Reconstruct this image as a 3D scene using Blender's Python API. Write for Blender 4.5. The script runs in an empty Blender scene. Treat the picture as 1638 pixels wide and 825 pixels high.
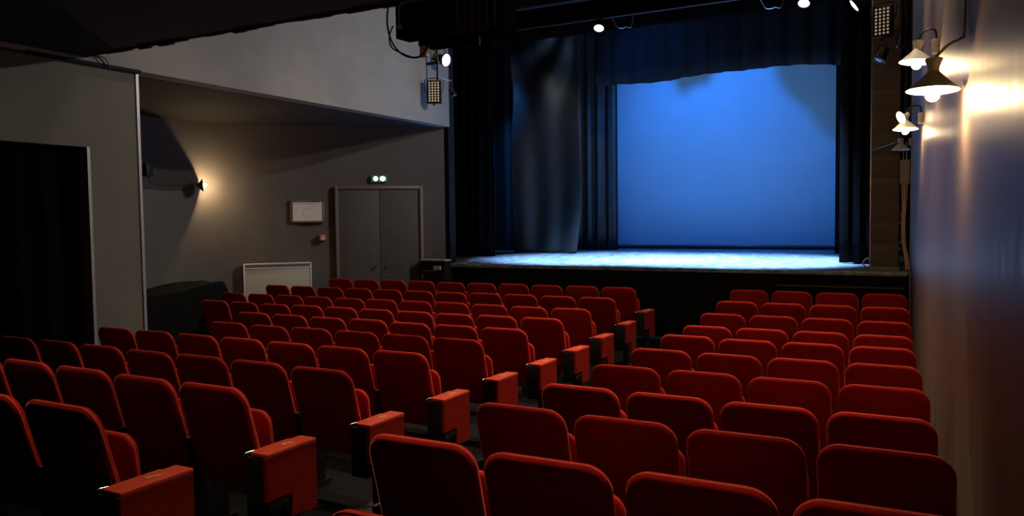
import bpy, bmesh, math, random
from mathutils import Vector, Matrix
random.seed(7)
S = bpy.context.scene
COL = S.collection
R = math.radians

# ------------------------------------------------------------------ camera
YAW, PIT, ROL = R(28.0867), R(2.8963), R(-0.7318)
CAMZ = 1.9
fw = Vector((-math.sin(YAW)*math.cos(PIT), math.cos(YAW)*math.cos(PIT), -math.sin(PIT)))
rt = Vector((math.cos(YAW), math.sin(YAW), 0)); up = rt.cross(fw)
cr = rt*math.cos(ROL) + up*math.sin(ROL); cu = -rt*math.sin(ROL) + up*math.cos(ROL)
cam_d = bpy.data.cameras.new('camera'); cam = bpy.data.objects.new('camera', cam_d); COL.objects.link(cam)
cam_d.sensor_fit = 'HORIZONTAL'; cam_d.sensor_width = 36; cam_d.lens = 27.597; cam_d.clip_start = 0.05; cam_d.clip_end = 100
M = Matrix((cr, cu, -fw)).transposed().to_4x4(); M.translation = (0, 0, CAMZ); cam.matrix_world = M
S.camera = cam

# ------------------------------------------------------------------ world, exposure, big lights
w = bpy.data.worlds.new('world'); S.world = w; w.use_nodes = True
w.node_tree.nodes['Background'].inputs[0].default_value = (0.5, 0.45, 0.42, 1)
w.node_tree.nodes['Background'].inputs[1].default_value = 0.004
S.view_settings.view_transform = 'Standard'; S.view_settings.look = 'None'
S.view_settings.gamma = 1; S.view_settings.exposure = 0.0; S.view_settings.use_curve_mapping = False

def aim(o, target):
    o.rotation_euler = (Vector(target) - o.location).to_track_quat('-Z', 'Y').to_euler()
def spot(name, loc, target, energy, color, angle=60, blend=0.6, radius=0.06):
    d = bpy.data.lights.new(name, 'SPOT'); d.energy = energy; d.color = color; d.spot_size = R(angle)
    d.spot_blend = blend; d.shadow_soft_size = radius
    o = bpy.data.objects.new(name, d); COL.objects.link(o); o.location = loc; aim(o, target); return o
def point(name, loc, energy, color, radius=0.03):
    d = bpy.data.lights.new(name, 'POINT'); d.energy = energy; d.color = color; d.shadow_soft_size = radius
    o = bpy.data.objects.new(name, d); COL.objects.link(o); o.location = loc; return o

WARM = (1.0, 0.70, 0.36); WHITE = (0.25, 0.53, 1.0); BLUE = (0.014, 0.225, 1.0)
# stage wash from the lighting batten over the stage front
spot('stage_wash_light', (-5.24, 13.30, 5.12), (-5.6, 14.5, 1.08), 5600, WHITE, 70, 0.7, 0.10)
spot('stage_wash_light', (-1.80, 13.30, 5.08), (-3.0, 14.4, 1.08), 6800, WHITE, 68, 0.7, 0.10)
# blue light on the backdrop, hung behind the second border
CYC = Vector((-4.9, 16.55, 5.65))
spot('backdrop_light', CYC, (-4.7, 19.35, 3.5), 420, BLUE, 128, 0.7, 0.03)
# blue side light on the wing drapes and the stage
spot('blue_wing_light', (-3.0, 16.75, 5.6), (-8.3, 18.0, 3.1), 700, (0.02, 0.30, 1.0), 40, 1.0, 0.1)
spot('blue_border_light', (-5.6, 13.75, 5.5), (-4.9, 15.5, 4.9), 150, BLUE, 90, 1.0, 0.1)
spot('blue_wing_light', (-8.4, 15.3, 5.8), (-9.4, 17.6, 2.9), 260, (0.02, 0.30, 1.0), 44, 1.0, 0.1)
spot('stage_top_light', (-3.8, 16.35, 5.98), (-3.8, 14.3, 1.08), 3000, WHITE, 50, 0.8, 0.1)
# neutral light on the loosely hung drape
spot('drape_light', (-5.24, 13.25, 5.15), (-7.9, 16.4, 3.8), 150, (1.0, 0.95, 0.88), 44, 1.0, 0.05)
# house lamps on the high ceiling
HOUSE = [(-0.75, 11.5, 5.50), (-2.7, 11.6, 5.50)]
for h_ in HOUSE:
    spot('house_light', (h_[0], h_[1], h_[2]-0.05), (-7.8, 7.9, 4.0), 740, (1.0, 0.92, 0.85), 104, 1.0, 0.10)

# downlights in both ceilings, straight over the seats
EDGE = []
for y_, z_, wo, rows in ((2.35, 3.60, 'low ceiling', 'rear rows'), (4.05, 3.60, 'low ceiling', 'middle rows'), (6.5, 6.27, 'high ceiling', 'middle rows'), (8.6, 6.27, 'high ceiling', 'front rows')):
    for x_, e_, where in ((-1.2, 1.0, 'lamp-wall seats'), (-2.75, 0.8, 'aisle'), (-4.7, 0.55, 'inner alcove block'), (-6.6, 0.3, 'outer alcove block')):
        k_ = 125 if z_ < 4 else 460
        if x_ < -6 and z_ < 4: continue
        EDGE.append((x_, y_, z_, f'round downlight in the {wo} above the {where}, {rows}'))
        spot('downlight', (x_, y_, z_-0.05), (x_, y_-0.10*z_, 0), k_*e_, (1.0, 0.80, 0.60), 66, 0.7, 0.05)

# ------------------------------------------------------------------ materials
def mat(name, col, rough=0.6, metal=0.0, var=0.0, scale=8.0, bump=0.0, sheen=0.0, sheen_tint=(1, 1, 1), emit=None,
        estr=0.0, spec=0.5, stretch=(1, 1, 1), rvar=0.0, bscale=None, coat=0.0, sheen_rough=0.35):
    m = bpy.data.materials.new(name); m.use_nodes = True; nt = m.node_tree; b = nt.nodes['Principled BSDF']
    c = (*col, 1)
    b.inputs['Base Color'].default_value = c; b.inputs['Roughness'].default_value = rough
    b.inputs['Metallic'].default_value = metal; b.inputs['Specular IOR Level'].default_value = spec
    b.inputs['Coat Weight'].default_value = coat
    if sheen:
        b.inputs['Sheen Weight'].default_value = sheen; b.inputs['Sheen Tint'].default_value = (*sheen_tint, 1)
        b.inputs['Sheen Roughness'].default_value = sheen_rough
    if emit:
        b.inputs['Emission Color'].default_value = (*emit, 1); b.inputs['Emission Strength'].default_value = estr
    if var or bump or rvar:
        tc = nt.nodes.new('ShaderNodeTexCoord'); mp = nt.nodes.new('ShaderNodeMapping')
        mp.inputs['Scale'].default_value = stretch
        nt.links.new(tc.outputs['Object'], mp.inputs['Vector'])
        nz = nt.nodes.new('ShaderNodeTexNoise'); nz.inputs['Scale'].default_value = scale; nz.inputs['Detail'].default_value = 6
        nt.links.new(mp.outputs['Vector'], nz.inputs['Vector'])
        if var:
            mr = nt.nodes.new('ShaderNodeMapRange'); mr.inputs[1].default_value = 0.3; mr.inputs[2].default_value = 0.7
            mr.inputs[3].default_value = 1-var; mr.inputs[4].default_value = 1+var
            mx = nt.nodes.new('ShaderNodeMix'); mx.data_type = 'RGBA'; mx.blend_type = 'MULTIPLY'; mx.inputs[0].default_value = 1
            mx.inputs[6].default_value = c
            nt.links.new(nz.outputs['Fac'], mr.inputs[0]); nt.links.new(mr.outputs[0], mx.inputs[7])
            nt.links.new(mx.outputs[2], b.inputs['Base Color'])
        if rvar:
            mr = nt.nodes.new('ShaderNodeMapRange'); mr.inputs[1].default_value = 0.3; mr.inputs[2].default_value = 0.7
            mr.inputs[3].default_value = rough-rvar; mr.inputs[4].default_value = rough+rvar
            nt.links.new(nz.outputs['Fac'], mr.inputs[0]); nt.links.new(mr.outputs[0], b.inputs['Roughness'])
        if bump:
            n2 = nz
            if bscale:
                n2 = nt.nodes.new('ShaderNodeTexNoise'); n2.inputs['Scale'].default_value = bscale; n2.inputs['Detail'].default_value = 3
                nt.links.new(mp.outputs['Vector'], n2.inputs['Vector'])
            bp = nt.nodes.new('ShaderNodeBump'); bp.inputs['Strength'].default_value = bump; bp.inputs['Distance'].default_value = 0.01
            nt.links.new(n2.outputs['Fac'], bp.inputs['Height']); nt.links.new(bp.outputs[0], b.inputs['Normal'])
    return m

VELVET = mat('red_velvet', (0.33, 0.009, 0.0045), 0.8, var=0.15, scale=9, bump=0.10, bscale=220, sheen=1.0,
             sheen_tint=(1, 0.30, 0.20), spec=0.08, sheen_rough=0.28)
WELTLIT = mat('welt_rim_light', (0.50, 0.038, 0.020), 0.7, spec=0.1, sheen=0.6, sheen_tint=(1, 0.4, 0.28), sheen_rough=0.3)  # lighter than the velvet: rim light painted into the welt colour
REDLIT = mat('red_vinyl_lit_top', (0.50, 0.050, 0.020), 0.55, var=0.08, scale=14, spec=0.25)  # the side vinyl made lighter, light from above put into the colour
REDVINYL = mat('red_vinyl', (0.27, 0.013, 0.005), 0.6, var=0.10, scale=14, bump=0.05, bscale=160, spec=0.15)
BLACKMETAL = mat('black_metal', (0.010, 0.010, 0.011), 0.45, spec=0.35)
BLACKPAINT = mat('black_paint', (0.008, 0.007, 0.007), 0.8, var=0.3, scale=3, spec=0.2)
CHROME = mat('chrome', (0.75, 0.75, 0.77), 0.22, metal=1.0)
STEEL = mat('brushed_steel', (0.5, 0.5, 0.5), 0.35, metal=1.0, var=0.2, scale=20, stretch=(1, 1, 0.05))
ALU = mat('aluminium_trim', (0.30, 0.30, 0.31), 0.4, metal=0.3)
GOLD = mat('gold_number', (0.95, 0.62, 0.20), 0.4, metal=0.4)
FLOORM = mat('dark_floor', (0.0045, 0.004, 0.004), 0.8, var=0.35, scale=4, bump=0.05, spec=0.12)
AISLE = mat('grey_floorboard', (0.30, 0.28, 0.26), 0.55, var=0.25, scale=6, stretch=(1, 8, 1))
GREYWALL = mat('grey_plaster', (0.215, 0.205, 0.195), 0.85, var=0.07, scale=2.2, bump=0.12, bscale=60)
OLIVEWALL = mat('olive_plaster', (0.115, 0.109, 0.084), 0.85, var=0.08, scale=2.0, bump=0.12, bscale=60)
ALCOVE = mat('alcove_plaster', (0.102, 0.090, 0.083), 0.85, var=0.08, scale=2.0, bump=0.15, bscale=60)
BROWNCEIL = mat('dark_brown_ceiling', (0.018, 0.011, 0.008), 0.9, var=0.25, scale=2.5, stretch=(1, 6, 1))
BLACKCEIL = mat('black_ceiling', (0.010, 0.008, 0.007), 0.95, var=0.3, scale=3)
BLACKCEIL2 = mat('matt_black', (0.0035, 0.003, 0.003), 1.0, spec=0.0)
GLOSSWALL = mat('glossy_dark_wall', (0.215, 0.155, 0.115), 0.42, var=0.14, scale=5.0, stretch=(1, 2.0, 0.10), rvar=0.06,
                bump=0.05, bscale=9, spec=0.11)
STAGEFLOOR = mat('stage_floor', (0.34, 0.35, 0.38), 0.34, var=0.55, scale=7, rvar=0.10, bump=0.06, spec=0.5)
BACKDROP = mat('pale_backdrop', (0.38, 0.54, 0.66), 0.9, var=0.03, scale=1.2)
DRAPE = mat('black_drape', (0.024, 0.024, 0.025), 0.5, var=0.2, scale=5, bump=0.1, bscale=150, sheen=0.05, spec=0.45)
DRAPEB = mat('dark_border_cloth', (0.010, 0.010, 0.012), 0.9, var=0.2, scale=5, bump=0.1, bscale=150, spec=0.15)
DRAPEV = mat('black_velour', (0.006, 0.0055, 0.006), 0.95, var=0.2, scale=5, bump=0.1, bscale=150, spec=0.02)
BLACKCLOTH = mat('black_cloth', (0.006, 0.006, 0.006), 0.95, var=0.2, scale=6, spec=0.1)
REDCURT = mat('maroon_curtain', (0.0022, 0.0010, 0.0009), 0.95, spec=0.03, var=0.2, scale=5)
PILLARM = mat('pillar_board', (0.150, 0.120, 0.085), 0.7, var=0.2, scale=3, stretch=(1, 1, 6))
DOORM = mat('grey_door', (0.088, 0.083, 0.08), 0.6, var=0.08, scale=3, bump=0.05, bscale=80)
CHIP = mat('paint_chip', (0.42, 0.40, 0.38), 0.8)
RADM = mat('radiator_enamel', (0.52, 0.49, 0.41), 0.5, var=0.05, scale=6)
RADTRIM = mat('radiator_trim', (0.75, 0.73, 0.68), 0.4)
PAPER = mat('plan_paper', (0.75, 0.70, 0.68), 0.6)
INK = mat('plan_ink', (0.18, 0.16, 0.16), 0.8); INKR = mat('plan_red_ink', (0.55, 0.16, 0.13), 0.8)
GLASSY = mat('clear_acrylic', (0.16, 0.15, 0.15), 0.15, spec=0.6)
CALLRED = mat('call_point_red', (0.55, 0.12, 0.10), 0.4); CALLW = mat('call_point_white', (0.8, 0.6, 0.58), 0.4)
SIGNG = mat('sign_green', (0.02, 0.10, 0.05), 0.5, emit=(0.15, 0.5, 0.28), estr=0.12)
SIGNLIT = mat('sign_lit', (0.8, 0.95, 0.85), 0.5, emit=(0.72, 1.0, 0.80), estr=2.0)
SHADE = mat('lamp_shade_enamel', (0.62, 0.57, 0.44), 0.45, spec=0.5)
SHADEIN = mat('lamp_shade_inside', (0.85, 0.82, 0.74), 0.6)
BULB = mat('warm_bulb', (1, 0.9, 0.7), 0.5, emit=(1.0, 0.78, 0.45), estr=30)
LENS = mat('lit_lens', (1, 1, 1), 0.3, emit=(0.95, 1.0, 0.97), estr=14)
LENSW = mat('lit_warm_lens', (1, 1, 1), 0.3, emit=(1.0, 0.93, 0.78), estr=10)
LEDAMBER = mat('amber_led', (0.9, 0.7, 0.5), 0.3, emit=(1.0, 0.72, 0.48), estr=0.22)
DULLLENS = mat('dull_lens', (0.12, 0.12, 0.13), 0.15, spec=0.7)
CABLEO = mat('orange_cable', (0.95, 0.60, 0.40), 0.5); CABLEB = mat('black_cable', (0.012, 0.012, 0.012), 0.4)
BOXGREY = mat('grey_junction_box', (0.42, 0.40, 0.36), 0.5)
TAPE = mat('white_tape', (0.75, 0.75, 0.75), 0.6)
TRIMW = mat('pale_trim', (0.55, 0.52, 0.48), 0.4)
TAN = mat('tan_plate', (0.60, 0.52, 0.42), 0.5)

# ------------------------------------------------------------------ mesh builder
class MB:
    def __init__(s): s.v = []; s.f = []
    def add(s, vs, fs):
        n = len(s.v); s.v += [tuple(v) for v in vs]; s.f += [tuple(i+n for i in f) for f in fs]; return s
    def box(s, x0, x1, y0, y1, z0, z1, M=None):
        vs = [(x, y, z) for z in (z0, z1) for y in (y0, y1) for x in (x0, x1)]
        if M: vs = [M @ Vector(v) for v in vs]
        return s.add(vs, [(0, 2, 3, 1), (4, 5, 7, 6), (0, 1, 5, 4), (2, 6, 7, 3), (0, 4, 6, 2), (1, 3, 7, 5)])
    def bbox(s, x0, x1, y0, y1, z0, z1, b=0.01, M=None):   # chamfered box
        cx, cy, cz = (x0+x1)/2, (y0+y1)/2, (z0+z1)/2; hx, hy, hz = (x1-x0)/2, (y1-y0)/2, (z1-z0)/2
        bm = bmesh.new(); bmesh.ops.create_cube(bm, size=1)
        for v in bm.verts: v.co = Vector((cx+v.co.x*2*hx, cy+v.co.y*2*hy, cz+v.co.z*2*hz))
        bmesh.ops.bevel(bm, geom=bm.edges[:], offset=b, segments=2, profile=0.6, affect='EDGES')
        bm.verts.ensure_lookup_table(); bm.verts.index_update()
        vs = [v.co.copy() for v in bm.verts]
        if M: vs = [M @ v for v in vs]
        s.add(vs, [tuple(v.index for v in f.verts) for f in bm.faces]); bm.free(); return s
    def ring(s, c, a, b, r, n):
        return [c + a*(r*math.cos(2*math.pi*i/n)) + b*(r*math.sin(2*math.pi*i/n)) for i in range(n)]
    def lathe(s, prof, loc=(0, 0, 0), axis=(0, 0, 1), n=20, caps=True):   # prof: (radius, height)
        ax = Vector(axis).normalized(); a = ax.orthogonal().normalized(); b = ax.cross(a); loc = Vector(loc)
        vs = []
        for r, h in prof: vs += s.ring(loc+ax*h, a, b, max(r, 1e-4), n)
        fs = []
        for k in range(len(prof)-1):
            for i in range(n):
                j = (i+1) % n; fs.append((k*n+i, k*n+j, (k+1)*n+j, (k+1)*n+i))
        if caps: fs += [tuple(reversed(range(n))), tuple(range((len(prof)-1)*n, len(prof)*n))]
        return s.add(vs, fs)
    def cyl(s, p0, p1, r0, r1=None, n=12):
        p0, p1 = Vector(p0), Vector(p1); return s.lathe([(r0, 0), (r1 if r1 is not None else r0, (p1-p0).length)], p0, p1-p0, n)
    def tube(s, pts, r, n=7, smooth=6):
        P = [Vector(p) for p in pts]
        if smooth and len(P) > 2:
            Q = []
            for i in range(len(P)-1):
                a, b, c, d = P[max(i-1, 0)], P[i], P[i+1], P[min(i+2, len(P)-1)]
                for k in range(smooth):
                    t = k/smooth
                    Q.append(0.5*((2*b)+(c-a)*t+(2*a-5*b+4*c-d)*t*t+(3*b-a-3*c+d)*t**3))
            P = Q+[P[-1]]
        vs = []; fs = []; a = None
        for i, p in enumerate(P):
            t = (P[min(i+1, len(P)-1)]-P[max(i-1, 0)]).normalized()
            if a is None: a = t.orthogonal().normalized()
            a = (a - t*a.dot(t)).normalized(); vs += s.ring(p, a, t.cross(a), r, n)
        for k in range(len(P)-1):
            for i in range(n):
                j = (i+1) % n; fs.append((k*n+i, k*n+j, (k+1)*n+j, (k+1)*n+i))
        fs += [tuple(reversed(range(n))), tuple(range((len(P)-1)*n, len(P)*n))]
        return s.add(vs, fs)
    def slab(s, w, h, t, rt_, rb, bev, M=None, nc=6, nb=4, crown=0.0):
        # padded rounded slab: x across, z up from 0, y thickness from 0 (rear) to t
        def outline(ins):
            pts = []; hw = w/2-ins; z0, z1 = ins, h-ins
            for cx, cz, r, a0 in ((hw, z1, rt_, 0), (-hw, z1, rt_, 90), (-hw, z0, rb, 180), (hw, z0, rb, 270)):
                r = max(r-ins, 0.003); sx = 1 if cx > 0 else -1; sz = 1 if cz == z1 else -1
                for k in range(nc+1):
                    a = R(a0+90*k/nc); pts.append((cx-sx*r+r*math.cos(a), cz-sz*r+r*math.sin(a)))
            return pts
        rings = []
        for k in range(nb+1):
            a = math.pi/2*k/nb; rings.append((bev*(1-math.sin(a)), bev*(1-math.cos(a))))
        rings = rings + [(i, t-y) for i, y in reversed(rings)]
        vs = []; n = None
        for ins, y in rings:
            o = outline(ins); n = len(o); vs += [Vector((x, y, z)) for x, z in o]
        fs = []
        for k in range(len(rings)-1):
            for i in range(n):
                j = (i+1) % n; fs.append((k*n+i, (k+1)*n+i, (k+1)*n+j, k*n+j))
        for base, y, flip in ((0, -crown, False), ((len(rings)-1)*n, t+crown, True)):
            o2 = outline(bev+min(w, h)*0.22); b2 = len(vs); vs += [Vector((x, y, z)) for x, z in o2]
            for i in range(n):
                j = (i+1) % n; q = (base+i, base+j, b2+j, b2+i); fs.append(tuple(reversed(q)) if flip else q)
            q = tuple(range(b2, b2+n)); fs.append(tuple(reversed(q)) if flip else q)
        if M: vs = [M @ v for v in vs]
        return s.add(vs, fs)
    def prism(s, poly, h0, h1, M=None):      # polygon in xy extruded along z
        n = len(poly); vs = [Vector((x, y, h0)) for x, y in poly]+[Vector((x, y, h1)) for x, y in poly]
        if M: vs = [M @ v for v in vs]
        return s.add(vs, [tuple(reversed(range(n))), tuple(range(n, 2*n))]+[(i, (i+1) % n, n+(i+1) % n, n+i) for i in range(n)])
    def build(s, name, m, parent=None, smooth=True, angle=35):
        me = bpy.data.meshes.new(name); me.from_pydata(s.v, [], s.f); me.update()
        bm = bmesh.new(); bm.from_mesh(me); bmesh.ops.recalc_face_normals(bm, faces=bm.faces); bm.to_mesh(me); bm.free()
        me.materials.append(m)
        if smooth: me.shade_smooth(); me.set_sharp_from_angle(angle=R(angle))
        o = bpy.data.objects.new(name, me); COL.objects.link(o)
        if parent: o.parent = parent
        return o

def tag(o, label, cat, group=None):
    o['label'] = label; o['category'] = cat
    if group: o['group'] = group
    return o
def thing(name, label, cat, loc=(0, 0, 0), rz=0, group=None):
    o = bpy.data.objects.new(name, None); COL.objects.link(o); o.location = loc; o.rotation_euler = (0, 0, rz)
    o.empty_display_size = 0.1
    return tag(o, label, cat, group)
def struct(o): o['kind'] = 'structure'; return o
def copy_tree(o, parent=None):
    c = o.copy(); COL.objects.link(c); c.parent = parent
    for ch in list(o.children): copy_tree(ch, c)
    return c

# ------------------------------------------------------------------ measured plan
RX = [(-2.401, 10.718, .891), (-2.349, 9.737, .838), (-2.314, 8.842, .788), (-2.285, 8.024, .759), (-2.248, 7.139, .782),
      (-2.197, 6.173, .806), (-2.147, 5.189, .845), (-2.115, 4.285, .882), (-2.058, 3.400, .956), (-2.019, 2.481, 1.032)]
LX = [(-4.062, 10.219, .920), (-4.006, 9.275, .870), (-3.957, 8.339, .837), (-3.910, 7.463, .826), (-3.878, 6.556, .839),
      (-3.830, 5.646, .869), (-3.761, 4.720, .907), (-3.682, 3.769, .958), (-3.597, 2.846, 1.040), (-3.529, 1.991, 1.129)]
LN = [10, 11, 11, 10, 7, 6, 7, 7, 5, 3]           # seats per row in the alcove block
SH = 0.88                                        # seat height
PITCH = 0.55
XL = -7.8                                        # plane of the side wall with the alcove
ST = 1.08; SY = 12.2                             # stage height and stage front
def wall_x(y): return 0.35-0.049*y
def prof(pts, y):
    P = sorted((p[1], p[2]-SH) for p in pts)
    P = [(-4, P[0][1]+0.25)]+P+[(12.4, 0.0), (13, 0.0)]
    for a, b in zip(P, P[1:]):
        if y <= b[0]: return a[1]+(b[1]-a[1])*(y-a[0])/(b[0]-a[0])
    return P[-1][1]
def floor_z(x, y):
    t = min(1, max(0, (x+3.4)/0.9)); return prof(LX, y)*(1-t)+prof(RX, y)*t

# ------------------------------------------------------------------ the room
mb = MB(); xs = [-12, -9, -7, -5, -3.4, -3.1, -2.8, -2.5, -1, 0.2, 0.8]; ys = [-3.5+0.4*i for i in range(41)]
vs = [(x, y, floor_z(x, y)) for y in ys for x in xs]; nx = len(xs)
fs = [(j*nx+i, j*nx+i+1, (j+1)*nx+i+1, (j+1)*nx+i) for j in range(len(ys)-1) for i in range(nx-1)]
nv = len(vs); vs += [(x, y, -0.5) for x in (xs[0], xs[-1]) for y in (ys[0], ys[-1])]
mb.add(vs, fs); floor = struct(mb.build('floor', FLOORM))
# pale boards of the aisle
for k in range(9):
    mb = MB(); x0 = -3.34+k*0.118
    yy = [10.0+0.3*i for i in range(8)]
    v2 = [(x, y, floor_z(x, y)+dz) for y in yy for x in (x0, x0+0.112) for dz in (0.002, 0.012)]
    f2 = []
    for i in range(len(yy)-1):
        a = i*4; f2 += [(a+1, a+3, a+7, a+5), (a, a+4, a+6, a+2), (a, a+1, a+5, a+4), (a+2, a+6, a+7, a+3)]
    f2 += [(0, 2, 3, 1), (len(v2)-4, len(v2)-3, len(v2)-1, len(v2)-2)]
    mb.add(v2, f2); mb.build('floorboard', AISLE, floor)

# lamp wall on the right: slants slightly towards the stage
def along_wall(y0, y1, z0, z1, th, off=0.0):
    return [(wall_x(y0)+off, y0, z0), (wall_x(y0)+off+th, y0, z0), (wall_x(y1)+off+th, y1, z0), (wall_x(y1)+off, y1, z0),
            (wall_x(y0)+off, y0, z1), (wall_x(y0)+off+th, y0, z1), (wall_x(y1)+off+th, y1, z1), (wall_x(y1)+off, y1, z1)]
BOXF = [(0, 3, 2, 1), (4, 5, 6, 7), (0, 1, 5, 4), (1, 2, 6, 5), (2, 3, 7, 6), (3, 0, 4, 7)]
wr = struct(MB().add(along_wall(-3.5, 12.12, -0.3, 6.5, 0.3), BOXF).build('wall_right', GLOSSWALL, smooth=False))
t = struct(MB().add(along_wall(12.12, 12.145, 0.0, 6.3, 0.05, -0.006), BOXF).build('trim_1', TRIMW, smooth=False))

# left side wall: doorway, panel, upper wall over the alcove
mb = MB()
mb.box(XL-0.25, XL, 5.22, 5.82, -0.2, 3.56)                # panel beside the doorway
mb.box(XL-0.25, XL, -3.5, 5.22, 2.70, 3.56)               # over the doorway
mb.box(XL-0.25, XL, -3.5, 2.6, -0.2, 2.70)
wl = struct(mb.build('wall_left', OLIVEWALL, smooth=False))
wu = struct(MB().box(XL-0.25, XL+0.03, -3.5, 12.2, 3.58, 6.5).build('wall_upper', GREYWALL, smooth=False))
struct(MB().box(XL-0.02, XL+0.05, 4.6, 5.84, 3.555, 3.59).build('trim_2', BLACKPAINT, smooth=False))
struct(MB().box(XL-0.26, XL+0.012, 5.80, 5.835, 0.0, 3.55).build('trim_3', ALU, smooth=False))
struct(MB().box(XL-0.26, XL+0.012, 5.195, 5.228, 0.0, 2.70).build('trim_4', ALU, smooth=False))
# curved alcove
AP = [(-8.05, 5.83), (-9.6, 5.9), (-10.4, 6.6), (-10.75, 7.5), (-10.85, 8.2), (-10.91, 8.53), (-10.92, 8.87), (-10.82, 9.33), (-10.46, 9.84),
      (-9.78, 10.59), (-8.8, 11.35), (-7.98, 12.09), (-7.88, 12.18)]
def offset_poly(P, d):
    out = []
    for i, p in enumerate(P):
        a = Vector(P[max(i-1, 0)]); b = Vector(P[min(i+1, len(P)-1)]); t = (b-a).normalized(); out.append((p[0]-t.y*d, p[1]+t.x*d))
    return out
def ribbon(P, z0, z1, th):
    Q = offset_poly(P, th); mb = MB(); n = len(P)
    vs = [(*p, z) for z in (z0, z1) for p in P]+[(*p, z) for z in (z0, z1) for p in Q]
    fs = []
    for i in range(n-1):
        fs += [(i, i+1, n+i+1, n+i), (2*n+i, 3*n+i, 3*n+i+1, 2*n+i+1), (n+i, n+i+1, 3*n+i+1, 3*n+i), (i, 2*n+i, 2*n+i+1, i+1)]
    fs += [(0, n, 3*n, 2*n), (n-1, 3*n-1, 4*n-1, 2*n-1)]
    return mb.add(vs, fs)
struct(ribbon(AP, -0.2, 3.60, 0.15).build('wall_alcove', ALCOVE, angle=60))
Q = offset_poly(AP, 0.12)
struct(MB().prism([(p[0], p[1]) for p in Q], 3.575, 3.66).build('ceiling_alcove', BROWNCEIL, smooth=False))
# low black ceiling over the back of the house, high ceiling, back wall
struct(MB().box(-9.5, 0.9, -3.6, 5.2, 3.63, 6.5).build('ceiling_low', BLACKCEIL, smooth=False))
mb = MB()                                          # ragged fabric edge under the front of the low ceiling
x = XL+0.04
while x < 0.05:
    dx = random.uniform(0.10, 0.26); mb.box(x, min(x+dx, 0.05), 5.17, 5.205, 3.63-random.uniform(0.004, 0.03), 3.64); x += dx
struct(mb.build('trim_5', BLACKCEIL, smooth=False))
struct(MB().box(-8.2, 0.9, 5.2, 12.4, 6.3, 6.5).build('ceiling', BLACKCEIL, smooth=False))
struct(MB().box(-9.5, 0.9, -3.7, -3.5, -0.3, 6.5).build('wall_back', BLACKPAINT, smooth=False))
# stage house
struct(MB().box(-13, 1.2, 19.75, 19.95, ST, 8.0).build('wall_stage', BLACKPAINT, smooth=False))
struct(MB().box(-13.2, -13, 12.5, 19.95, ST, 8.0).build('wall_stage_left', BLACKPAINT, smooth=False))
struct(MB().box(-13.2, XL-0.06, 12.30, 12.5, ST+0.01, 8.0).build('wall_stage_front', BLACKPAINT, smooth=False))
struct(MB().box(1.0, 1.2, 12.3, 19.95, ST, 8.0).build('wall_stage_right', BLACKPAINT, smooth=False))
struct(MB().box(-0.20, 1.0, 12.9, 13.0, ST, 8.0).build('wall_wing', BLACKPAINT, smooth=False))
struct(MB().box(-13.2, 1.2, 12.4, 19.95, 8.0, 8.2).build('ceiling_stage', BLACKCEIL, smooth=False))
struct(MB().box(-8.1, 0.9, 12.35, 12.5, 5.55, 8.1).build('wall_proscenium', BLACKPAINT, smooth=False))

dc = thing('loose_cable', 'short black cables drooping from the low ceiling onto the grey wall', 'cable', (XL+0.06, 5.30, 3.66))
MB().tube([(0, -0.02, 0.0), (0, 0.05, -0.02), (0, 0.09, -0.06), (0.0, 0.12, -0.09)], 0.008).build('strand', CABLEB, dc)
MB().tube([(0, 0.02, 0.0), (0, 0.10, -0.01), (0, 0.14, -0.06), (0.0, 0.15, -0.10)], 0.006).build('strand', CABLEB, dc)
# dark doorway curtain in the side wall
def drape(name, m, x0, x1, y, z0, z1, folds, amp, parent=None, seed=1, nx=None, nz=14, gather=0.0, sag=0.0, fn=None, rot=None, th=0.012):
    rnd = random.Random(seed); nx = nx or folds*8
    ph = [rnd.uniform(0, 6.28) for _ in range(4)]; vs = []
    for j in range(nz+1):
        v = j/nz
        for i in range(nx+1):
            u = i/nx
            f = (math.sin(u*folds*2*math.pi+ph[0]+0.5*math.sin(v*2+ph[1]))+0.45*math.sin(u*folds*4.3*math.pi+ph[2]+0.6*v)
                 + 0.25*math.sin(u*folds*1.1*math.pi+ph[3]))
            yy = y+amp*f*(1-0.45*v)
            z = z0+(z1-z0)*v
            if sag: z -= (1-v)*sag*math.sin(u*5.1+ph[1])
            xx = x0+(x1-x0)*u+gather*(u-0.5)*math.sin(math.pi*v)
            if fn: xx, yy, z = fn(u, v, xx, yy, z)
            vs.append((xx, yy, z))
    fs = [(j*(nx+1)+i, j*(nx+1)+i+1, (j+1)*(nx+1)+i+1, (j+1)*(nx+1)+i) for j in range(nz) for i in range(nx)]
    o = MB().add(vs, fs).build(name, m, parent, angle=80)
    sd = o.modifiers.new('thickness', 'SOLIDIFY'); sd.thickness = th; sd.offset = 0
    if rot is not None: o.matrix_world = rot
    return o
o = drape('doorway_curtain', REDCURT, -1.3, 1.3, 0, 0.02, 2.72, 9, 0.035, seed=3,
          rot=Matrix.Translation((XL-0.14, 3.91, 0.1)) @ Matrix.Rotation(R(90), 4, 'Z'))
tag(o, 'dark maroon curtain closing the doorway beside the olive wall panel', 'curtain')

# ------------------------------------------------------------------ alcove fittings
def on_wall(p0, p1, off=0.0):          # frame along the alcove wall: x along, y out of the room (behind), z up
    a, b = Vector((*p0, 0)), Vector((*p1, 0)); t = (b-a).normalized(); n = Vector((-t.y, t.x, 0))
    m = Matrix((t, n, Vector((0, 0, 1)))).transposed().to_4x4(); m.translation = a-n*off; return m, (b-a).length
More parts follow.
